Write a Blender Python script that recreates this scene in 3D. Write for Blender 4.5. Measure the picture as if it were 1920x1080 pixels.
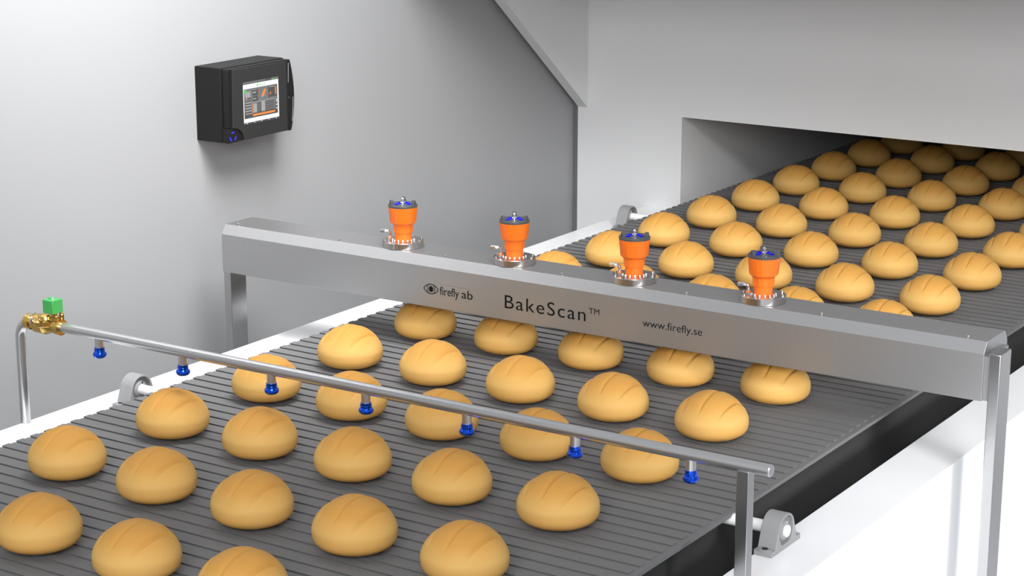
import bpy, bmesh, math, random
from mathutils import Vector, Matrix
PI = math.pi
random.seed(7)
sc = bpy.context.scene
for o in list(bpy.data.objects):
    bpy.data.objects.remove(o)
COL = sc.collection

# ------------------------------------------------------------------ camera, world, lights, exposure
cam = bpy.data.cameras.new('camera')
cam.lens = 69.518
cam.sensor_width = 36
cam.clip_start = 0.05
camo = bpy.data.objects.new('camera', cam)
COL.objects.link(camo)
camo.location = (3.4809, -3.2936, 1.6616)
camo.rotation_euler = (math.radians(75.8), 0, math.radians(33.2447))
sc.camera = camo

sc.view_settings.view_transform = 'Standard'
sc.view_settings.look = 'None'
sc.view_settings.exposure = 0.0
sc.view_settings.gamma = 1
sc.view_settings.use_curve_mapping = False

W = bpy.data.worlds.new('studio_air')
sc.world = W
W.use_nodes = True
W.node_tree.nodes['Background'].inputs[0].default_value = (0.93, 0.95, 1.0, 1)
W.node_tree.nodes['Background'].inputs[1].default_value = 0.55


def area(name, loc, target, sx, sy, power, color=(1, 1, 1)):
    l = bpy.data.lights.new(name, 'AREA')
    l.shape = 'RECTANGLE'
    l.size, l.size_y = sx, sy
    l.energy = power
    l.color = color
    o = bpy.data.objects.new(name, l)
    COL.objects.link(o)
    o.location = loc
    o.rotation_euler = (Vector(target) - Vector(loc)).to_track_quat('-Z', 'Y').to_euler()
    return o


k1 = area('wall_fill', (0.55, 0.55, 2.9), (-0.92, 1.20, 1.35), 1.6, 1.6, 77)  # added off-camera fill that brightens the near part of the left wall
k1.data.spread = math.radians(84)
k2 = area('oven_fill', (4.8, -1.0, 3.3), (0.2, 4.0, 0.1), 1.8, 1.4, 24)  # added off-camera fill for the oven mouth; direction follows the far bearing's shadow
k2.data.spread = math.radians(46)
k4 = area('front_fill', (3.3, -4.3, 2.5), (0.6, 0.3, 0.0), 2.4, 1.6, 235)  # added fill from the camera side to brighten the loaf fronts
k3 = area('side_fill', (4.9, -0.5, 0.7), (1.75, 1.4, -0.42), 1.0, 0.8, 8)  # added off-camera fill to whiten the right rail; direction follows the post's shadow
k3.data.spread = math.radians(34)


# ------------------------------------------------------------------ materials
def mat(name, color, rough=0.5, metal=0.0, spec=0.5, noise=0.0, nscale=40, emit=0.0, aniso=None, bump=0.0, coat=0.0):
    m = bpy.data.materials.new(name)
    m.use_nodes = True
    nt = m.node_tree
    b = nt.nodes['Principled BSDF']
    b.inputs['Base Color'].default_value = (*color, 1)
    b.inputs['Roughness'].default_value = rough
    b.inputs['Metallic'].default_value = metal
    b.inputs['Specular IOR Level'].default_value = spec
    b.inputs['Coat Weight'].default_value = coat
    if emit:
        b.inputs['Emission Color'].default_value = (*color, 1)
        b.inputs['Emission Strength'].default_value = emit
        b.inputs['Base Color'].default_value = (0.02, 0.02, 0.02, 1)
    if noise or bump:
        tc = nt.nodes.new('ShaderNodeTexCoord')
        mp = nt.nodes.new('ShaderNodeMapping')
        nz = nt.nodes.new('ShaderNodeTexNoise')
        nz.inputs['Scale'].default_value = nscale
        nz.inputs['Detail'].default_value = 4
        if aniso:
            mp.inputs['Scale'].default_value = aniso
        nt.links.new(tc.outputs['Object'], mp.inputs['Vector'])
        nt.links.new(mp.outputs['Vector'], nz.inputs['Vector'])
        if noise:
            mx = nt.nodes.new('ShaderNodeMix')
            mx.data_type = 'RGBA'
            lo = [c * (1 - noise) for c in color]
            hi = [min(1, c * (1 + noise)) for c in color]
            mx.inputs[6].default_value = (*lo, 1)
            mx.inputs[7].default_value = (*hi, 1)
            nt.links.new(nz.outputs['Fac'], mx.inputs[0])
            nt.links.new(mx.outputs[2], b.inputs['Base Color'])
        if bump:
            bp = nt.nodes.new('ShaderNodeBump')
            bp.inputs['Strength'].default_value = bump
            bp.inputs['Distance'].default_value = 0.001
            nt.links.new(nz.outputs['Fac'], bp.inputs['Height'])
            nt.links.new(bp.outputs['Normal'], b.inputs['Normal'])
    return m


M = {}
M['wall'] = mat('wall_paint', (0.27, 0.273, 0.278), 0.42, noise=0.01, nscale=3)
M['oven'] = mat('oven_enamel', (0.69, 0.695, 0.70), 0.4, noise=0.01, nscale=3)
M['dark_strip'] = mat('strip_grey', (0.13, 0.13, 0.13), 0.6, noise=0.04)
M['floor'] = mat('floor_paint', (0.75, 0.76, 0.78), 0.4, noise=0.03, nscale=5)
M['white'] = mat('white_enamel', (0.92, 0.93, 0.94), 0.22, noise=0.005, nscale=6)
M['slat'] = mat('belt_rubber', (0.168, 0.168, 0.170), 0.62, spec=0.12, noise=0.10, nscale=14, aniso=(1, 14, 14))
M['bed'] = mat('black_bed', (0.042, 0.042, 0.042), 0.6, noise=0.08)
M['steel'] = mat('brushed_steel', (0.52, 0.52, 0.525), 0.24, metal=1.0, noise=0.05, nscale=10, aniso=(60, 60, 1))
M['steelx'] = mat('brushed_steel_beam', (0.43, 0.43, 0.435), 0.40, metal=0.85, noise=0.05, nscale=10, aniso=(50, 1, 1))
M['pipe'] = mat('satin_pipe', (0.60, 0.60, 0.605), 0.3, metal=0.95, noise=0.03, nscale=10, aniso=(1, 60, 60))
M['chrome'] = mat('chrome', (0.82, 0.82, 0.83), 0.12, metal=1.0, noise=0.02)
M['flange'] = mat('turned_steel', (0.55, 0.53, 0.51), 0.22, metal=1.0, noise=0.06, nscale=60)
M['cast'] = mat('cast_grey', (0.275, 0.278, 0.283), 0.55, noise=0.03, nscale=120, bump=0.05)
M['seal'] = mat('seal_and_highlight_grey', (0.22, 0.22, 0.225), 0.4, metal=0.3, noise=0.05)
M['shaft'] = mat('white_shaft', (0.86, 0.86, 0.86), 0.25, noise=0.01)
M['orange'] = mat('orange_plastic', (0.85, 0.155, 0.008), 0.38, noise=0.02, nscale=60)
M['lid'] = mat('lid_grey', (0.055, 0.06, 0.065), 0.4, noise=0.05)
M['blue'] = mat('blue_mark', (0.0, 0.0, 1.0), 0.9, spec=0.02, noise=0.0)
M['bluecap'] = mat('blue_anodised', (0.0, 0.09, 0.85), 0.16, metal=0.95, noise=0.03, coat=0.5)
M['brass'] = mat('brass', (0.72, 0.48, 0.14), 0.2, metal=1.0, noise=0.06, nscale=80)
M['green'] = mat('green_coil', (0.055, 0.36, 0.085), 0.45, noise=0.02)
M['black'] = mat('black_case', (0.007, 0.007, 0.007), 0.5, spec=0.22, noise=0.08, nscale=60)
M['door'] = mat('dark_door', (0.019, 0.019, 0.019), 0.5, spec=0.25, noise=0.04, nscale=60)
M['hole'] = mat('hole_shade_black', (0.012, 0.012, 0.012), 0.7, noise=0.05)
M['ink'] = mat('black_ink', (0.008, 0.008, 0.008), 0.9, spec=0.05, noise=0.0)
M['inkg'] = mat('grey_ink', (0.20, 0.19, 0.185), 0.6, noise=0.0)
M['led'] = mat('blue_light', (0.0, 0.0, 1.0), 0.5, emit=1.0)


def scr(name, r, g, b):
    f = lambda c: (c / 255 / 12.92) if c < 11 else (((c / 255) + .055) / 1.055) ** 2.4
    return mat(name, (f(r), f(g), f(b)), 0.5, emit=1.0)


M['s_white'] = scr('screen_white', 250, 250, 250)
M['s_dark'] = scr('screen_dark', 62, 62, 62)
M['s_mid'] = scr('screen_mid', 112, 112, 112)
M['s_lite'] = scr('screen_light', 165, 165, 165)
M['s_orange'] = scr('screen_orange', 245, 140, 30)
M['s_green'] = scr('screen_green', 30, 225, 40)
M['s_red'] = scr('screen_red', 150, 60, 60)
M['s_blue'] = scr('screen_blue', 120, 170, 210)


def loaf_material():
    m = bpy.data.materials.new('bread_crust')
    m.use_nodes = True
    nt = m.node_tree
    b = nt.nodes['Principled BSDF']
    b.inputs['Roughness'].default_value = 0.62
    b.inputs['Specular IOR Level'].default_value = 0.2
    b.inputs['Subsurface Weight'].default_value = 0.3
    b.inputs['Subsurface Radius'].default_value = (1.0, 0.45, 0.15)
    b.inputs['Subsurface Scale'].default_value = 0.008
    tc = nt.nodes.new('ShaderNodeTexCoord')
    sx = nt.nodes.new('ShaderNodeSeparateXYZ')
    nt.links.new(tc.outputs['Generated'], sx.inputs[0])
    nz = nt.nodes.new('ShaderNodeTexNoise')
    nz.inputs['Scale'].default_value = 18
    nz.inputs['Detail'].default_value = 5
    nt.links.new(tc.outputs['Object'], nz.inputs['Vector'])
    ad = nt.nodes.new('ShaderNodeMath')
    ad.operation = 'MULTIPLY_ADD'
    nt.links.new(nz.outputs['Fac'], ad.inputs[0])
    ad.inputs[1].default_value = 0.10
    nt.links.new(sx.outputs['Z'], ad.inputs[2])
    rp = nt.nodes.new('ShaderNodeValToRGB')
    e = rp.color_ramp.elements
    e[0].position = 0.0
    e[0].color = (0.46, 0.21, 0.045, 1)
    e[1].position = 1.0
    e[1].color = (0.54, 0.275, 0.062, 1)
    for p, c in ((0.22, (0.60, 0.325, 0.085, 1)), (0.55, (0.66, 0.410, 0.130, 1)), (0.85, (0.57, 0.300, 0.070, 1))):
        k = e.new(p)
        k.color = c
    nt.links.new(ad.outputs[0], rp.inputs[0])
    nt.links.new(rp.outputs[0], b.inputs['Base Color'])
    n2 = nt.nodes.new('ShaderNodeTexNoise')
    n2.inputs['Scale'].default_value = 420
    nt.links.new(tc.outputs['Object'], n2.inputs['Vector'])
    bp = nt.nodes.new('ShaderNodeBump')
    bp.inputs['Strength'].default_value = 0.12
    bp.inputs['Distance'].default_value = 0.001
    nt.links.new(n2.outputs['Fac'], bp.inputs['Height'])
    nt.links.new(bp.outputs['Normal'], b.inputs['Normal'])
    return m


M['loaf'] = loaf_material()


# ------------------------------------------------------------------ mesh helpers
class MB:
    def __init__(s):
        s.v, s.f = [], []

    def add(s, v, f):
        n = len(s.v)
        s.v += [tuple(p) for p in v]
        s.f += [tuple(i + n for i in q) for q in f]
        return s

    def box(s, x0, x1, y0, y1, z0, z1, bev=0.0):
        if bev:
            bm = bmesh.new()
            bmesh.ops.create_cube(bm, size=1)
            for v in bm.verts:
                v.co = Vector(((x0 + x1) / 2 + v.co.x * (x1 - x0), (y0 + y1) / 2 + v.co.y * (y1 - y0), (z0 + z1) / 2 + v.co.z * (z1 - z0)))
            bmesh.ops.bevel(bm, geom=bm.edges[:], offset=bev, segments=2, profile=0.5, affect='EDGES')
            return s.bm(bm)
        v = [(x, y, z) for x in (x0, x1) for y in (y0, y1) for z in (z0, z1)]
        return s.add(v, [(0, 1, 3, 2), (4, 6, 7, 5), (0, 4, 5, 1), (2, 3, 7, 6), (0, 2, 6, 4), (1, 5, 7, 3)])

    def bm(s, bm):
        bm.verts.ensure_lookup_table()
        s.add([v.co for v in bm.verts], [[v.index for v in f.verts] for f in bm.faces])
        bm.free()
        return s

    def lathe(s, prof, n=32, at=(0, 0, 0), axis='z', rad=None):
        """prof: (r, h) list; rad(angle, h) scales the radius"""
        vs, fs = [], []
        for r, h in prof:
            for k in range(n):
                a = 2 * PI * k / n
                q = r * (rad(a, h) if rad else 1)
                x, y = q * math.cos(a), q * math.sin(a)
                p = {'z': (x, y, h), 'x': (h, x, y), 'y': (y, h, x)}[axis]
                vs.append((p[0] + at[0], p[1] + at[1], p[2] + at[2]))
        m = len(prof)
        for i in range(m - 1):
            for k in range(n):
                a, b = i * n + k, i * n + (k + 1) % n
                fs.append((a, b, b + n, a + n))
        fs.append(tuple(reversed(range(n))))
        fs.append(tuple(range((m - 1) * n, m * n)))
        return s.add(vs, fs)

    def cyl(s, at, r, h, n=24, axis='z', bev=0.0):
        b = bev
        pr = [(r - b, 0), (r, b), (r, h - b), (r - b, h)] if b else [(r, 0), (r, h)]
        return s.lathe(pr, n, at, axis)

    def tube(s, pts, r, n=20):
        P = [Vector(p) for p in pts]
        vs, fs = [], []
        up = None
        for i, p in enumerate(P):
            t = ((P[min(i + 1, len(P) - 1)] - P[i]).normalized() + (P[i] - P[max(i - 1, 0)]).normalized()).normalized()
            if up is None:
                up = t.orthogonal().normalized()
            up = (up - t * up.dot(t)).normalized()
            w = t.cross(up)
            for k in range(n):
                a = 2 * PI * k / n
                vs.append(p + up * r * math.cos(a) + w * r * math.sin(a))
        for i in range(len(P) - 1):
            for k in range(n):
                a, b = i * n + k, i * n + (k + 1) % n
                fs.append((a, b, b + n, a + n))
        fs.append(tuple(reversed(range(n))))
        fs.append(tuple(range((len(P) - 1) * n, len(P) * n)))
        return s.add(vs, fs)

    def prism(s, poly, a, b, axis='x'):
        """poly: 2-D points in the plane across the axis ((y,z) for x, (x,z) for y, (x,y) for z)"""
        n = len(poly)
        f = {'x': lambda p, h: (h, p[0], p[1]), 'y': lambda p, h: (p[0], h, p[1]), 'z': lambda p, h: (p[0], p[1], h)}[axis]
        return s.add([f(p, a) for p in poly] + [f(p, b) for p in poly],
                     [tuple(range(n)), tuple(range(2 * n - 1, n - 1, -1))] + [(i, i + n, (i + 1) % n + n, (i + 1) % n) for i in range(n)])

    def mesh(s, name, m, smooth=20):
        me = bpy.data.meshes.new(name)
        me.from_pydata(s.v, [], s.f)
        bm = bmesh.new()
        bm.from_mesh(me)
        bmesh.ops.recalc_face_normals(bm, faces=bm.faces)
        bm.to_mesh(me)
        bm.free()
        me.materials.append(m)
        if smooth:
            me.polygons.foreach_set('use_smooth', [True] * len(me.polygons))
            me.set_sharp_from_angle(angle=math.radians(smooth))
        me.update()
        return me

    def build(s, name, m, parent=None, smooth=20, bev=0, **props):
        return link(name, s.mesh(name, m, smooth), parent, bev, **props)


def link(name, me, parent=None, bev=0, **props):
    o = bpy.data.objects.new(name, me)
    COL.objects.link(o)
    if parent is not None:
        o.parent = parent
        # geometry is written in world coordinates: take the parents' offset out again
        off, q = Vector((0, 0, 0)), parent
        while q is not None:
            off += q.location
            q = q.parent
        o.location = -off if not props.pop('local', False) else Vector((0, 0, 0))
    else:
        props.pop('local', None)
    if bev:
        md = o.modifiers.new('bevel', 'BEVEL')
        md.width = bev
        md.segments = 2
        md.limit_method = 'ANGLE'
        md.angle_limit = math.radians(40)
        md.harden_normals = True
    for k, v in props.items():
        o[k] = v
    return o


def thing(name, label, cat, loc=(0, 0, 0), group=None):
    o = bpy.data.objects.new(name, None)
    COL.objects.link(o)
    o.empty_display_size = 0.1
    o.location = loc
    o['label'] = label
    o['category'] = cat
    if group:
        o['group'] = group
    return o


def arc(cx, cy, r, a0, a1, n):
    return [(cx + r * math.cos(a0 + (a1 - a0) * i / n), cy + r * math.sin(a0 + (a1 - a0) * i / n)) for i in range(n + 1)]


# ------------------------------------------------------------------ the setting
FL = -0.90            # floor level; the belt surface is z = 0
WX = -0.92            # face of the left wall
OY = 3.90             # face of the oven
MB().box(-6, 8, -7, 8, FL - 0.1, FL).build('floor', M['floor'], kind='structure', label='white factory floor under the conveyor')
MB().box(WX - 0.1, WX, -3.0, OY, FL, 2.6).build('wall_left', M['wall'], kind='structure', label='light grey wall left of the conveyor')
MB().box(WX - 0.02, -0.897, OY + 0.002, OY + 0.05, FL, 2.6).build('dark_strip_1', M['dark_strip'], kind='structure', label='dark strip between wall and oven')  # plain dark strip closing the space between wall end and oven

# ------------------------------------------------------------------ oven
oven = thing('tunnel_oven', 'large white tunnel oven with a wide slot swallowing the belt', 'oven', (0.6, OY, FL))
OX0, OX1, OT = -0.39, 1.60, 0.334
b = MB()
b.box(-0.896, OX0, OY, OY + 0.04, FL, 2.6)
b.box(OX1, 3.2, OY, OY + 0.04, FL, 2.6)
b.box(OX0, OX1, OY, OY + 0.04, OT, 2.6)
b.box(OX0, OX1, OY, OY + 0.04, FL, -0.30)
b.build('front_panel', M['oven'], oven)
b = MB()
b.box(OX0 - 0.03, OX0, OY + 0.04, 6.6, -0.32, OT + 0.03)
b.box(OX1, OX1 + 0.03, OY + 0.04, 6.6, -0.32, OT + 0.03)
b.box(OX0 - 0.03, OX1 + 0.03, OY + 0.04, 6.6, OT, OT + 0.03)
b.box(OX0 - 0.03, OX1 + 0.03, OY + 0.04, 6.6, -0.35, -0.32)
b.box(OX0 - 0.03, OX1 + 0.03, 6.6, 6.65, -0.35, OT + 0.03)
b.build('tunnel_lining', M['oven'], oven)
# side cheek of the hood over the mouth: slanted lower front edge
ch = [(OY, 0.336), (OY, 1.14), (2.885, 1.14)]
MB().prism(ch, -0.896, -0.847, 'x').build('hood_side_panel', M['oven'], oven)
MB().prism([(OY, 1.09), (OY, 1.14), (2.55, 1.14), (2.55, 1.09)], -0.847, 3.2, 'x').build('unseen_hood_shade', M['oven'], oven)  # unseen hood top, added and set low to shade the upper oven front

# ------------------------------------------------------------------ conveyor
conv = thing('conveyor', 'long conveyor with dark ribbed belt between glossy white side rails', 'conveyor', (0.6, 1.2, FL))
Y0, Y1 = -1.6, OY
ZF = -0.065
for x0, x1 in ((-0.565, -0.404), (1.59, 1.748)):
    MB().box(x0, x1, Y0, Y1, FL, ZF, 0.003).build('side_rail', M['white'], conv, label='glossy white side rail')
MB().box(-0.24, 1.45, Y0, 6.4, -0.28, -0.0135).build('belt_bed', M['bed'], conv, label='black bed below the belt')
MB().box(-0.30, -0.24, Y0, 6.4, -0.20, -0.05).build('bed_edge', M['bed'], conv)
P = 0.04885
NS = int((6.35 - Y0) / P)
BX0, BX1 = -0.313, 1.484
prof = [(0.0, 0.0), (0.0250, 0.0), (0.0274, -0.0030), (0.0462, -0.0030), (0.0462, -0.0125), (0.0034, -0.0125), (0.0020, -0.0032)]
slat_me = MB().prism(prof, BX0, BX1, 'x').mesh('slat', M['slat'], 0)
for i in range(NS):
    o = link('slat', slat_me, conv)
    o.location.y += 0.1182 - 0.0 + (i - round((0.1182 - Y0) / P)) * P
MB().box(BX1, 1.5, Y0, 6.35, -0.0125, -0.0030).build('belt_edge', M['slat'], conv)

# bearings and shafts
AZ = -0.0215


def bearing(y, x0, x1):
    """pillow block standing on the rail between x0 and x1"""
    n = 64
    R, rb = 0.0428, 0.0365
    out, inn = [], []
    # tangent sides from the foot corners to the round head
    d = math.hypot(0.056, 0.031)
    at = math.atan2(-0.031, 0.056)
    tang = at + math.acos(min(1, R / d))
    for k in range(n):
        a = -PI / 2 + 2 * PI * k / n
        c, s = math.cos(a), math.sin(a)
        aa = a if c >= 0 else PI - a
        aa = (aa + PI) % (2 * PI) - PI
        if aa >= tang:
            r = R
        else:
            # ray against the tangent line, then the foot line
            t = Vector((math.cos(tang), math.sin(tang)))
            r = R / max(1e-6, (abs(c) * t.x + s * t.y))
            if s < 0:
                r = min(r, 0.0425 / -s)
        out.append((y + r * c, AZ + r * s))
        inn.append((y + rb * c, AZ + rb * s))
    b = MB()
    vs = [(x, p[0], p[1]) for x in (x0, x1) for p in out] + [(x, p[0], p[1]) for x in (x0, x1) for p in inn]
    fs = []
    for k in range(n):
        k2 = (k + 1) % n
        fs += [(k, k2, n + k2, n + k), (2 * n + k, 3 * n + k, 3 * n + k2, 2 * n + k2),
               (k, 2 * n + k, 2 * n + k2, k2), (n + k, n + k2, 3 * n + k2, 3 * n + k)]
    b.add(vs, fs)
    pb = b.build('pillow_block', M['cast'], conv, bev=0.0022, label='grey cast pillow block bearing')
    b = MB()
    b.box(x0 + 0.0005, x1 - 0.0005, y - 0.0768, y + 0.0768, ZF, ZF + 0.0135, 0.0015)
    xm = (x0 + x1) / 2
    for s in (-1, 1):
        b.lathe([(0.0155, 0), (0.0155, 0.0015), (0.0135, 0.003), (0.0075, 0.003)], 28, (xm, y + s * 0.0660, ZF + 0.0130), 'z', lambda a, h: 1.0 + 0.15 * abs(math.cos(a)))
    b.build('foot', M['cast'], pb)
    for s in (-1, 1):
        MB().cyl((xm, y + s * 0.0660, ZF + 0.0140), 0.0075, 0.0026, 20).build('bolt_hole_shade', M['hole'], pb)  # dark disc painted for the shade inside the bolt hole
    # insert: two steps of rings and the dark seal groove
    xi0, xi1 = x0 + 0.006, x1 - 0.006
    b = MB()
    b.lathe([(0.0255, xi0 + 0.003), (0.0364, xi0 + 0.001), (0.0364, xi1 - 0.001), (0.0255, xi1 - 0.003)], 40, (0, y, AZ), 'x')
    b.build('outer_ring', M['seal'], pb)
    b = MB()
    b.lathe([(0.0150, xi0 - 0.003), (0.0205, xi0 - 0.003), (0.0240, xi0), (0.0262, xi0 + 0.004), (0.0262, xi1 - 0.004), (0.0240, xi1), (0.0205, xi1 + 0.003), (0.0150, xi1 + 0.003)], 40, (0, y, AZ), 'x')
    b.build('inner_ring', M['cast'], pb)
    b = MB()
    for xx, d in ((xi1 + 0.0015, 1), (xi0 - 0.0015, -1)):
        b.cyl((xx - 0.002, y + 0.005, AZ + 0.0200), 0.0032, 0.004, 12, 'x')
    b.build('set_screw', M['chrome'], pb)


for y in (0.687, 3.522):
    MB().lathe([(0.0135, -0.462), (0.0148, -0.4605), (0.0148, 1.6415), (0.0135, 1.643)], 32, (0, y, AZ), 'x').build('shaft', M['shaft'], conv, label='white drive shaft')
    bearing(y, 1.592, 1.6395)
    bearing(y, -0.4515, -0.404)

# ------------------------------------------------------------------ loaves
DY = 0.381553
NA, NB = 220, 120


def loaf_mesh():
    rx, ry, H, zc = 0.0980, 0.0955, 0.1262, 0.0510

    def groove(x, y, z):
        if z < zc + 0.006:
            return 0.0
        d = 0.0
        for x0, x1 in ((-0.0450, -0.0570), (0.0025, 0.0080), (0.0510, 0.0650)):
            t = min(1.0, (y + 0.084) / 0.10)
            xg = x0 + (x1 - x0) * (1 - (1 - t) ** 2)
            L = 0.082 if abs(x0) < 0.02 else 0.073
            w = max(0.0, 1 - (abs(y) / L) ** 3) ** 0.8
            u = x - xg
            if u < 0:
                d += w * -0.0088 * math.exp(-abs(u / 0.0056) ** 1.15)
            else:
                d += w * -0.0088 * math.exp(-abs(u / 0.0020) ** 1.3)
        return d

    vs, fs = [], []
    ring = []
    for j in range(1, NB):
        t = -1 + 2 * j / NB
        a = abs(t) * PI / 2
        u = math.sin(a)
        if t < 0:
            ring.append((zc - zc * u, math.sqrt(max(0, 1 - u ** 3.3))))
        else:
            ring.append((zc + (H - zc) * u, math.sqrt(max(0, 1 - u ** 1.68))))
    for z, q in ring:
        for i in range(NA):
            th = 2 * PI * i / NA
            x, y = rx * q * math.cos(th), ry * q * math.sin(th)
            n = Vector((x / rx ** 2, y / ry ** 2, (z - zc) / 0.075 ** 2)).normalized()
            d = groove(x, y, z)
            # faint unevenness of a hand-made loaf
            k = min(1, max(0, (z - 0.012) / 0.04))
            d += k * (0.0008 * math.sin(3 * th + 1) + 0.0005 * math.sin(5 * th + 2)) * q
            p = Vector((x, y, z)) + n * d
            vs.append((p.x, p.y, max(0.0002, p.z)))
    vs += [(0, 0, 0.0002), (0, 0, H + groove(0, 0, H))]
    m = NB - 1
    for j in range(m - 1):
        for i in range(NA):
            a, b2 = j * NA + i, j * NA + (i + 1) % NA
            fs.append((a, b2, b2 + NA, a + NA))
    for i in range(NA):
        fs.append((m * NA, (i + 1) % NA, i))
        fs.append((m * NA + 1, (m - 1) * NA + i, (m - 1) * NA + (i + 1) % NA))
    b = MB()
    b.add(vs, fs)
    return b.mesh('bread_loaf', M['loaf'], 180)


LM = loaf_mesh()
ordw = ['first', 'second', 'third', 'fourth', 'fifth', 'sixth', 'seventh', 'eighth', 'ninth', 'tenth']


def row_text(j):
    if j == -1:
        return 'nearest row, at the photo bottom'
    if j == 0:
        return 'row just in front of the spray pipe'
    if j == 1:
        return 'row directly under the spray pipe'
    if j in (2, 3):
        return ordw[j - 2] + ' row behind the spray pipe'
    if j == 4:
        return 'row passing under the gantry beam'
    if j == 5:
        return 'row hidden behind the gantry beam'
    return ordw[j - 6] + ' visible row beyond the gantry'


for j in range(-1, 16):
    for i in range(5):
        if j == -1 and i == 0:
            continue
        o = link('bread_loaf', LM)
        o.location = (0.3 * i, DY * j, 0.0)
        c = ordw[i - 1] if j == -1 else ordw[i]
        o['label'] = 'golden loaf, %s from left in the %s' % (c, row_text(j))
        o['category'] = 'bread'
        o['group'] = 'round slashed loaves in rows on the belt'

# ------------------------------------------------------------------ gantry
gan = thing('scanner_gantry', 'brushed steel gantry bridging the belt with black lettering on its beam', 'gantry', (0.57, 1.47, FL))
GY, GB = 1.386, 1.5575
sect = [(GY, 0.1455), (GY, 0.2700), (GY + 0.020, 0.2995), (GB - 0.020, 0.2995), (GB, 0.2700), (GB, 0.1455)]
MB().prism(sect, -0.7035, 1.8425, 'x').build('beam', M['steelx'], gan, smooth=0, bev=0.0012)
sc2 = [(GY + 0.004, 0.1475), (GY + 0.004, 0.2640), (GB - 0.030, 0.2640), (GB - 0.030, 0.1475)]
MB().prism(sc2, 1.8425, 1.8570, 'x').build('end_cap', M['steelx'], gan, smooth=0, bev=0.001)
MB().box(-0.7030, -0.6750, GY + 0.003, GY + 0.080, FL, 0.1455, 0.0022).build('post', M['steel'], gan)
MB().box(1.8575, 1.8870, GY, GY + 0.078, FL, 0.2740, 0.0022).build('post', M['steel'], gan)
MB().cyl((1.868, GY + 0.0779, 0.205), 0.006, 0.006, 16, 'y').build('post_bolt', M['chrome'], gan)
for k in range(7):
    x = -0.6500 + 0.4065 * k
    b = MB()
    b.lathe([(0.0022, 0), (0.0022, 0.0050), (0.0042, 0.0052), (0.0042, 0.0075), (0.0030, 0.0085)], 14, (x, GY + 0.0245, 0.2994))
    b.build('beam_bolt', M['chrome'], gan)


def text_mesh(txt, x0, x1, z0, z1, offset, spacing=1.0, zfit=None):
    """lettering filling x0..x1 and z0..z1 on the beam's front face; zfit: text whose height z0..z1 is"""
    def raw(t):
        cu = bpy.data.curves.new('lettering', 'FONT')
        cu.body = t
        cu.size = 1.0
        cu.offset = offset
        cu.space_character = spacing
        cu.extrude = 0.0
        cu.resolution_u = 6
        o = bpy.data.objects.new('lettering_tmp', cu)
        COL.objects.link(o)
        bpy.context.view_layer.update()
        me = bpy.data.meshes.new_from_object(o.evaluated_get(bpy.context.evaluated_depsgraph_get()))
        v = [tuple(q.co) for q in me.vertices]
        f = [tuple(q.vertices) for q in me.polygons]
        bpy.data.objects.remove(o)
        bpy.data.curves.remove(cu)
        bpy.data.meshes.remove(me)
        return v, f
    v, f = raw(txt)
    vz = raw(zfit)[0] if zfit else v
    ax, bx = min(p[0] for p in v), max(p[0] for p in v)
    az, bz = min(p[1] for p in vz), max(p[1] for p in vz)
    sx, sz = (x1 - x0) / (bx - ax), (z1 - z0) / (bz - az)
    vv = [(x0 + (p[0] - ax) * sx, GY - 0.0007, z0 + (p[1] - az) * sz) for p in v]
    return vv, f


def lettering(txt, *a, label=None, m='ink', **k):
    v, f = text_mesh(txt, *a, **k)
    n = len(v)
    b = MB()
    b.add(v, f)
    o = b.build('lettering', M[m], gan, smooth=0)
    if label:
        o['label'] = label
    return o


lettering('firefly', 0.1555, 0.2245, 0.1895, 0.2150, -0.002, zfit='f', label='small black lettering')
lettering('ab', 0.2345, 0.2740, 0.1895, 0.2150, -0.002, zfit='b', label='small black lettering')
lettering('BakeScan', 0.3885, 0.6650, 0.1825, 0.2215, -0.003, spacing=1.15, zfit='B', label='large black lettering')
lettering('TM', 0.6755, 0.7105, 0.2075, 0.2240, -0.004, label='small raised lettering')
lettering('www.firefly.se', 0.8520, 1.0400, 0.1965, 0.2180, -0.006, zfit='f', label='black web address')
# eye emblem
b = MB()
yf = GY - 0.0007
ex, ez, hw, hh = 0.1230, 0.2025, 0.0265, 0.0150


def lid_z(u, s):
    return ez + s * hh * (1 - u * u) ** 0.8


def strip(b, pts, w):
    for (xa, za), (xb, zb) in zip(pts[:-1], pts[1:]):
        d = Vector((xb - xa, zb - za))
        nn = Vector((-d.y, d.x)).normalized() * w / 2
        b.add([(xa - nn.x, yf, za - nn.y), (xb - nn.x, yf, zb - nn.y), (xb + nn.x, yf, zb + nn.y), (xa + nn.x, yf, za + nn.y)], [(0, 1, 2, 3)])


N = 24
for s in (-1, 1):
    strip(b, [(ex + hw * u, lid_z(u, s)) for u in [-1 + 2 * i / N for i in range(N + 1)]], 0.0022)
for u, w in ((-0.60, 0.0009), (-0.42, 0.0017), (0.42, 0.0017), (0.56, 0.0009), (-0.15, 0.0007), (0.18, 0.0007)):
    strip(b, [(ex + hw * u, lid_z(u, -1)), (ex + hw * u, lid_z(u, 1))], w)
b.add([(ex + 0.0075 * math.cos(a), yf - 0.0001, ez + 0.0088 * math.sin(a)) for a in [2 * PI * i / 24 for i in range(24)]], [tuple(range(24))])
b.build('eye_emblem', M['ink'], gan, smooth=0, label='black line emblem of an eye')
b = MB()
strip(b, [(0.1550, 0.2215), (0.2620, 0.2215)], 0.0010)
strip(b, [(0.1600, 0.1865), (0.1720, 0.1865)], 0.0010)
b.build('fine_line', M['inkg'], gan, smooth=0)

# ------------------------------------------------------------------ sensor heads
SZ = 0.2995


def facets(a, h):
    # six flat recesses round the moulding
    k = (a * 6 / (2 * PI)) % 1.0
    if h < 0.045:
        return 1.0
    return 0.955 if 0.22 < k < 0.78 else 1.0


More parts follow.
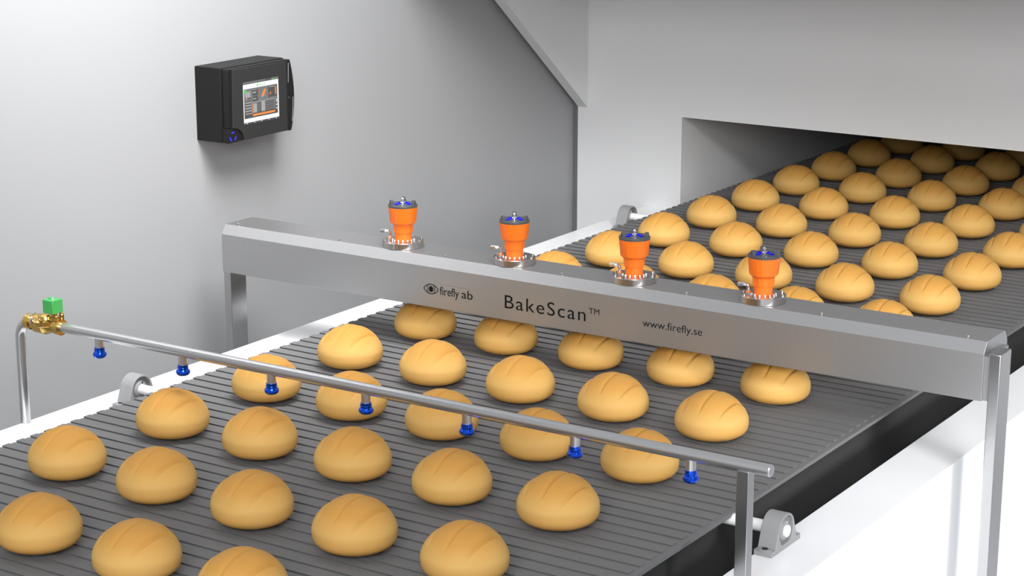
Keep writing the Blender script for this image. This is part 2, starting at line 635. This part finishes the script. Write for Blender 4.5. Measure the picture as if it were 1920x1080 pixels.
def sensor(x, y, label):
    t = thing('sensor_head', label, 'sensor', (x, y, SZ), 'orange sensor heads on the gantry beam')
    T = 0.0195
    kw = dict(local=True)
    fl = MB().lathe([(0.0620, 0), (0.0635, 0.001), (0.0635, T - 0.001), (0.0625, T)], 64).build('base_flange', M['flange'], t, **kw)
    b = MB()
    pr = [(0.0254, T), (0.0256, T + 0.0240), (0.0292, T + 0.0252), (0.0300, T + 0.0455), (0.0312, T + 0.0490), (0.0390, T + 0.0560), (0.0402, T + 0.0620), (0.0446, T + 0.1045)]
    prs = []
    for (r0, h0), (r1, h1) in zip(pr[:-1], pr[1:]):
        prs.append((r0, h0))
        if h1 - h0 > 0.01:
            prs.append((r0 + (r1 - r0) * 0.9, h0 + (h1 - h0) * 0.9))
    prs.append(pr[-1])

    def rad(a, h):
        h -= T
        k = ((a + 0.35) * 6 / (2 * PI)) % 1.0
        if h < 0.0241 or h > 0.100:
            return 1.0
        return 0.950 if 0.25 < k < 0.75 else 1.0
    b.lathe(prs, 96, rad=rad)
    b.build('housing', M['orange'], t, smooth=25, **kw)
    lz = T + 0.1045
    lid = MB().lathe([(0.0446, lz), (0.0450, lz + 0.001), (0.0450, lz + 0.0060), (0.0430, lz + 0.0078), (0.0150, lz + 0.0080)], 48).build('lid', M['lid'], t, **kw)
    ca = math.radians(33.24)                 # lugs: one at the back, two towards the sides
    for k, a in enumerate((PI / 2 + ca, PI / 2 + ca + 2.06, PI / 2 + ca - 2.06)):
        c, s = math.cos(a), math.sin(a)
        b = MB()
        prf = [(-0.0075, 0), (0.0075, 0), (0.0065, 0.009), (0.0042, 0.0145), (0.0, 0.0160), (-0.0042, 0.0145), (-0.0065, 0.009)]
        b.prism(prf, 0.0330, 0.0425, 'x')
        b.v = [(p[0] * c - p[1] * s, p[0] * s + p[1] * c, p[2] + lz + 0.0070) for p in b.v]
        b.build('lug', M['lid'], lid, bev=0.001, **kw)
    for k in range(6):
        a = ca + PI / 6 + k * PI / 3
        b = MB()
        b.lathe([(0.0024, 0), (0.0024, 0.0022), (0.0015, 0.003)], 12, (0.0385 * math.cos(a), 0.0385 * math.sin(a), lz + 0.0078))
        b.build('lid_screw', M['chrome'], lid, **kw)
    for a in [ca + q for q in (0.95, PI - 0.95, PI + 0.35, -0.35)]:
        b = MB()
        w = 0.36
        vs = [(r * math.cos(a + q), r * math.sin(a + q), lz + 0.0083) for r in (0.0105, 0.0265) for q in (-w, -w / 3, w / 3, w)]
        b.add(vs, [(0, 1, 5, 4), (1, 2, 6, 5), (2, 3, 7, 6)])
        b.build('blue_mark', M['blue'], lid, smooth=0, **kw)
    # chrome post with cross arms on the lid
    b = MB()
    b.lathe([(0.0060, lz + 0.0078), (0.0060, lz + 0.0110), (0.0032, lz + 0.0120), (0.0032, lz + 0.0185), (0.0044, lz + 0.0195), (0.0044, lz + 0.0240), (0.0020, lz + 0.0270)], 16)
    for q in (0.3, 0.3 + PI / 2):
        c, s = math.cos(q + ca), math.sin(q + ca)
        b.tube([(-0.0085 * c, -0.0085 * s, lz + 0.0135), (0.0085 * c, 0.0085 * s, lz + 0.0135)], 0.0016, 8)
    b.build('lid_post', M['chrome'], lid, **kw)
    # two bolt rings on the flange
    bolt = [(0.0030, T - 0.0005), (0.0030, T + 0.0040), (0.0018, T + 0.0048)]
    for k in range(8):
        a = ca + 0.30 + 2 * PI * k / 8
        MB().lathe(bolt, 12, (0.0565 * math.cos(a), 0.0565 * math.sin(a), 0)).build('flange_bolt', M['chrome'], fl, **kw)
    for k in range(7):
        a = -PI / 2 + ca - 1.25 + k * 0.42
        MB().lathe([(0.0028, T - 0.0005), (0.0034, T + 0.003), (0.0024, T + 0.0055)], 12, (0.0345 * math.cos(a), 0.0345 * math.sin(a), 0)).build('clamp_bolt', M['chrome'], fl, **kw)
    # air fitting: riser, collar, elbow and plug pointing left
    d = Vector((math.cos(ca + PI), math.sin(ca + PI), 0))
    q0 = d * 0.0410
    b = MB()
    b.cyl((q0.x, q0.y, T - 0.0005), 0.0066, 0.006, 6)
    b.cyl((q0.x, q0.y, T), 0.0045, 0.020, 16)
    pts = [q0 + Vector((0, 0, T + 0.014))] + [q0 + d * (0.009 - 0.009 * math.cos(w)) + Vector((0, 0, T + 0.019 + 0.009 * math.sin(w))) for w in [i * PI / 12 for i in range(7)]]
    pts.append(q0 + d * 0.020 + Vector((0, 0, T + 0.028)))
    b.tube(pts, 0.0046, 14)
    e = q0 + d * 0.015 + Vector((0, 0, T + 0.028))
    b.tube([e, e + d * 0.014], 0.0064, 6)
    b.build('air_fitting', M['chrome'], fl, **kw)
    MB().cyl((q0.x, q0.y, T + 0.0055), 0.0072, 0.003, 20).build('fitting_collar', M['orange'], fl, **kw)


for k, lb in enumerate(('orange sensor head furthest left on the gantry, above the eye emblem',
                        'orange sensor head second from left on the gantry, above the large lettering',
                        'orange sensor head third from left on the gantry, between large lettering and web address',
                        'orange sensor head furthest right on the gantry, near its right post')):
    sensor(-0.0370 + 0.4065 * k, 1.466, lb)

# ------------------------------------------------------------------ spray bar
SY, SPZ, PR = 0.380, 0.2365, 0.0143
sp = thing('spray_bar', 'steel spray pipe with blue nozzles and brass valve crossing the belt', 'spray bar', (0.6, SY, ZF))
b = MB()
xs = -0.3960
b.lathe([(PR, xs), (PR, 1.738), (PR - 0.002, 1.741), (0.003, 1.742)], 32, (0, SY, SPZ), 'x')
b.build('pipe', M['pipe'], sp)
# left riser with bend
RX, RR = -0.5580, 0.054
pts = [(RX, SY, ZF + 0.0005), (RX, SY, 0.08), (RX, SY, SPZ - RR)]
pts += [(RX + RR - RR * math.cos(w), SY, SPZ - RR + RR * math.sin(w)) for w in [i * PI / 20 for i in range(1, 11)]]
pts += [(-0.490, SY, SPZ)]
MB().tube(pts, PR, 28).build('riser_pipe', M['pipe'], sp)
# right post
MB().box(1.6640, 1.6935, SY - 0.0145, SY + 0.0145, ZF, SPZ - 0.008, 0.0018).build('post', M['steel'], sp)
for k in range(7):
    x = -0.2550 + 0.3 * k
    nz = MB().lathe([(0.0116, 0.190), (0.0116, SPZ - 0.006)], 24, (x, SY, 0)).build('nozzle', M['pipe'], sp)
    b = MB()
    b.lathe([(0.0070, 0.1730), (0.0135, 0.1735), (0.0170, 0.1770), (0.0188, 0.1815), (0.0182, 0.1860), (0.0150, 0.1890), (0.0142, 0.1900), (0.0150, 0.1940), (0.0140, 0.1950), (0.0140, 0.2015), (0.0120, 0.2020)],
            36, (x, SY, 0), rad=lambda a, h: 1.0 + 0.02 * (math.sin(6 * a) > 0) * (0.176 < h < 0.188))
    b.build('nozzle_cap', M['bluecap'], nz, label='blue nozzle cap')
# brass valve
b = MB()
b.lathe([(0.0145, -0.5240), (0.0225, -0.5235), (0.0225, -0.5060), (0.0180, -0.5040), (0.0190, -0.4960), (0.0270, -0.4860), (0.0275, -0.4500), (0.0200, -0.4300), (0.0190, -0.4100), (0.0220, -0.4095), (0.0220, -0.3930), (0.0145, -0.3925)],
        24, (0, SY, SPZ - 0.001), 'x', rad=lambda a, h: 1.0)
b.lathe([(0.034, 0.236), (0.036, 0.238), (0.036, 0.250), (0.030, 0.254)], 32, (-0.452, SY, 0), rad=lambda a, h: 1.0 + 0.16 * abs(math.cos(2 * a)) ** 3)
b.lathe([(0.024, 0.252), (0.021, 0.262), (0.012, 0.266)], 24, (-0.452, SY, 0))
valve = b.build('valve', M['brass'], sp, label='brass solenoid valve')
b = MB()
b.lathe([(0.0130, 0.246), (0.0130, 0.262), (0.0105, 0.263), (0.0105, 0.280)], 20, (-0.424, SY, 0))
for dx, dy in ((0.020, 0.012), (0.022, -0.010), (0.006, 0.024)):
    b.lathe([(0.0062, 0.232), (0.0062, 0.268), (0.004, 0.270)], 12, (-0.424 + dx, SY + dy, 0))
b.build('valve_stem', M['brass'], valve)
for dx, dy in ((-0.054, -0.006), (-0.060, 0.012), (0.012, -0.031), (-0.022, -0.034), (0.026, 0.014)):
    MB().lathe([(0.0062, 0.243), (0.0062, 0.2560), (0.0050, 0.2580)], 6, (-0.452 + dx, SY + dy, 0)).build('valve_bolt', M['chrome'] if dx < 0 else M['brass'], valve)
cx, cy = -0.4240, SY
coil = MB().box(cx - 0.0190, cx + 0.0190, cy - 0.0195, cy + 0.0195, 0.2735, 0.3115, 0.002).build('coil', M['green'], valve, label='green coil box')
MB().cyl((cx - 0.010, cy + 0.004, 0.3114), 0.0070, 0.0030, 20, bev=0.0008).build('coil_cap', M['green'], coil and valve)
b = MB()
b.lathe([(0.0045, 0.3114), (0.0045, 0.3145), (0.0025, 0.3165)], 12, (cx + 0.002, cy, 0))
b.lathe([(0.0022, 0.3114), (0.0022, 0.3135)], 10, (cx + 0.009, cy + 0.002, 0))
b.build('coil_screw', M['chrome'], valve)

# ------------------------------------------------------------------ control panel on the wall
PX, PY0, PY1, PZ0, PZ1 = -0.776, 1.5255, 1.8445, 0.5345, 0.7800
pan = thing('control_panel', 'black control box with a lit touch screen mounted on the grey wall', 'control panel', (WX, (PY0 + PY1) / 2, PZ0))
b = MB()
b.box(WX, -0.8080, PY0, PY1, PZ0, PZ1, 0.003)
b.box(-0.8080, -0.7820, PY0 + 0.004, PY1 - 0.004, PZ0 + 0.002, PZ1 - 0.003, 0.003)
b.build('enclosure', M['black'], pan)
# front door: raised plate with the clipped lower left corner
cut = [(1.5965, 0.5390)] + [(1.5420 + 0.0545 * math.sin(w), 0.5390 + 0.0440 * math.cos(w)) for w in [PI / 2 - i * PI / 16 for i in range(1, 8)]] + [(1.5420, 0.5835)]
outline = [(1.8190, 0.5390)] + [(1.8205, 0.7730), (1.5480, 0.7745)] + list(reversed(cut))
door = MB().prism(outline, -0.7830, PX, 'x').build('door', M['door'], pan, bev=0.0018)
for y0, z0, z1 in ((1.5275, 0.5850, 0.7730),):
    MB().box(-0.7990, -0.7795, y0 - 0.0012, y0 + 0.0085, z0, z1, 0.0015).build('hinge_bar', M['black'], pan)
MB().box(-0.8060, -0.7800, PY0 - 0.002, 1.575, PZ0 + 0.001, 0.5830, 0.003).build('corner_block', M['black'], pan)
# bulging handle strip on the right
prof = [(PY1 - 0.0230, 0.5370), (PY1 - 0.004, 0.5360)] + [(PY1 - 0.004 + 0.0200 * math.sin(PI * i / 12) ** 0.8, 0.5360 + 0.2410 * i / 12) for i in range(1, 12)] + [(PY1 - 0.004, 0.7770), (PY1 - 0.0230, 0.7760)]
hs = MB().prism(prof, -0.8020, -0.7780, 'x').build('handle_strip', M['black'], pan, bev=0.0015)
MB().cyl((-0.7785, PY1 - 0.010, 0.648), 0.0035, 0.003, 12, 'x').build('latch_screw', M['chrome'], hs)
b = MB()
for a0 in (0.15, ):
    pts = [(-0.7778, PY1 - 0.006 + 0.0140 * math.sin(PI * (0.50 - 0.34 * i / 8)), 0.5360 + 0.2410 * (0.47 - 0.34 * i / 8)) for i in range(9)]
    b.tube(pts, 0.0012, 8)
    b.tube([(-0.7778, PY1 - 0.0150, 0.7000), (-0.7778, PY1 - 0.0120, 0.7660)], 0.0012, 8)
b.build('handle_highlight', M['seal'], hs)  # grey lines painted as highlights along the black handle strip
# screen
SY0, SY1, SZ0, SZ1 = 1.5960, 1.7752, 0.5930, 0.7268
scn = MB().box(PX - 0.001, PX + 0.0006, SY0 - 0.0005, SY1 + 0.0005, SZ0 - 0.006, SZ1 + 0.0005).build('screen', M['s_dark'], pan, smooth=0, label='lit touch screen')
lay = [0]


def ui(m, *rects, quads=()):
    lay[0] += 1
    x = PX + 0.0006 + 0.00008 * lay[0]
    b = MB()
    U = lambda u, v: (x, SY0 + (SY1 - SY0) * u, SZ0 + (SZ1 - SZ0) * v)
    for u0, u1, v0, v1 in rects:
        b.add([U(u0, v0), U(u1, v0), U(u1, v1), U(u0, v1)], [(0, 1, 2, 3)])
    for q in quads:
        b.add([U(*p) for p in q], [tuple(range(len(q)))])
    b.build('screen_graphic', M[m], scn, smooth=0)


ui('s_white', (0, 1, 0, 0.945))
ui('s_mid', (0.0, 0.62, 0.965, 1.0), (0.80, 1.0, 0.955, 1.0), (0.02, 0.965, 0.10, 0.83))
ui('s_dark', (0.02, 0.235, 0.10, 0.24), (0.235, 0.965, 0.10, 0.21), (0.70, 0.955, 0.53, 0.80), (0.26, 0.41, 0.64, 0.79), (0.26, 0.41, 0.50, 0.62),
   *[(0.035, 0.225, 0.575 - 0.068 * k, 0.598 - 0.068 * k) for k in range(6)], (0.90, 0.962, 0.20, 0.47),
   *[(0.38, 0.50, 0.215 + 0.05 * k, 0.24 + 0.05 * k) for k in range(5)], *[(0.62, 0.86, 0.215 + 0.05 * k, 0.24 + 0.05 * k) for k in range(5)])
ui('s_lite', *[(0.05, 0.215, 0.545 - 0.068 * k, 0.568 - 0.068 * k) for k in range(1, 6)], (0.25, 0.88, 0.475, 0.485), (0.27, 0.38, 0.775, 0.785), (0.50, 0.60, 0.22, 0.47),
   (0.27, 0.37, 0.22, 0.44), (0.05, 0.20, 0.62, 0.76), (0.27, 0.36, 0.70, 0.735), (0.27, 0.36, 0.55, 0.575), (0.74, 0.90, 0.775, 0.79))
ui('s_orange', (0.255, 0.885, 0.135, 0.185), (0.235, 0.25, 0.185, 0.47), (0.05, 0.12, 0.578, 0.595), (0.715, 0.74, 0.60, 0.615), (0.755, 0.78, 0.60, 0.66), (0.90, 0.93, 0.58, 0.77))
ui('s_orange', quads=([(0.505, 0.605), (0.580, 0.585), (0.640, 0.745), (0.592, 0.765)],))
ui('s_blue', quads=([(0.500, 0.570), (0.545, 0.560), (0.565, 0.590), (0.520, 0.605)],))
ui('s_red', (0.385, 0.425, 0.72, 0.76), (0.385, 0.425, 0.565, 0.595), (0.915, 0.945, 0.34, 0.37))
ui('s_green', (0.385, 0.415, 0.855, 0.915), (0.455, 0.47, 0.86, 0.905), (0.495, 0.515, 0.865, 0.90), (0.545, 0.56, 0.865, 0.905), (0.60, 0.615, 0.865, 0.905), (0.835, 0.865, 0.957, 0.985),
   quads=([(0.055 + 0.032 * math.cos(a), 0.775 + 0.042 * math.sin(a)) for a in [2 * PI * i / 14 for i in range(14)]],))
ui('s_white', *[(0.918, 0.945, v, v + 0.032) for v in (0.21, 0.30, 0.385, 0.425)])
for k in range(5):
    u = 0.09 + 0.205 * k
    MB().cyl((PX + 0.0004, SY0 + (SY1 - SY0) * u, SZ0 - 0.0028), 0.0018, 0.0006, 10, 'x').build('key_light', M['s_white'], scn)
# blue three-part mark on the lower corner
sy, sz = 1.5440, 0.5560
for a0, a1, in ((PI / 2 - 0.50, PI / 2 + 0.50), (PI * 7 / 6 - 0.62, PI * 7 / 6 + 0.55), (-PI / 6 - 0.55, -PI / 6 + 0.62)):
    b = MB()
    n = 8
    x = -0.7797
    o_ = arc(sy, sz, 0.0168, a0, a1, n)
    i_ = arc(sy, sz, 0.0112, a0, a1, n)
    b.add([(x, p[0], p[1]) for p in o_] + [(x, p[0], p[1]) for p in i_], [(i, i + 1, n + 2 + i, n + 1 + i) for i in range(n)])
    b.build('blue_mark', M['led'], pan, smooth=0, label='glowing blue mark')
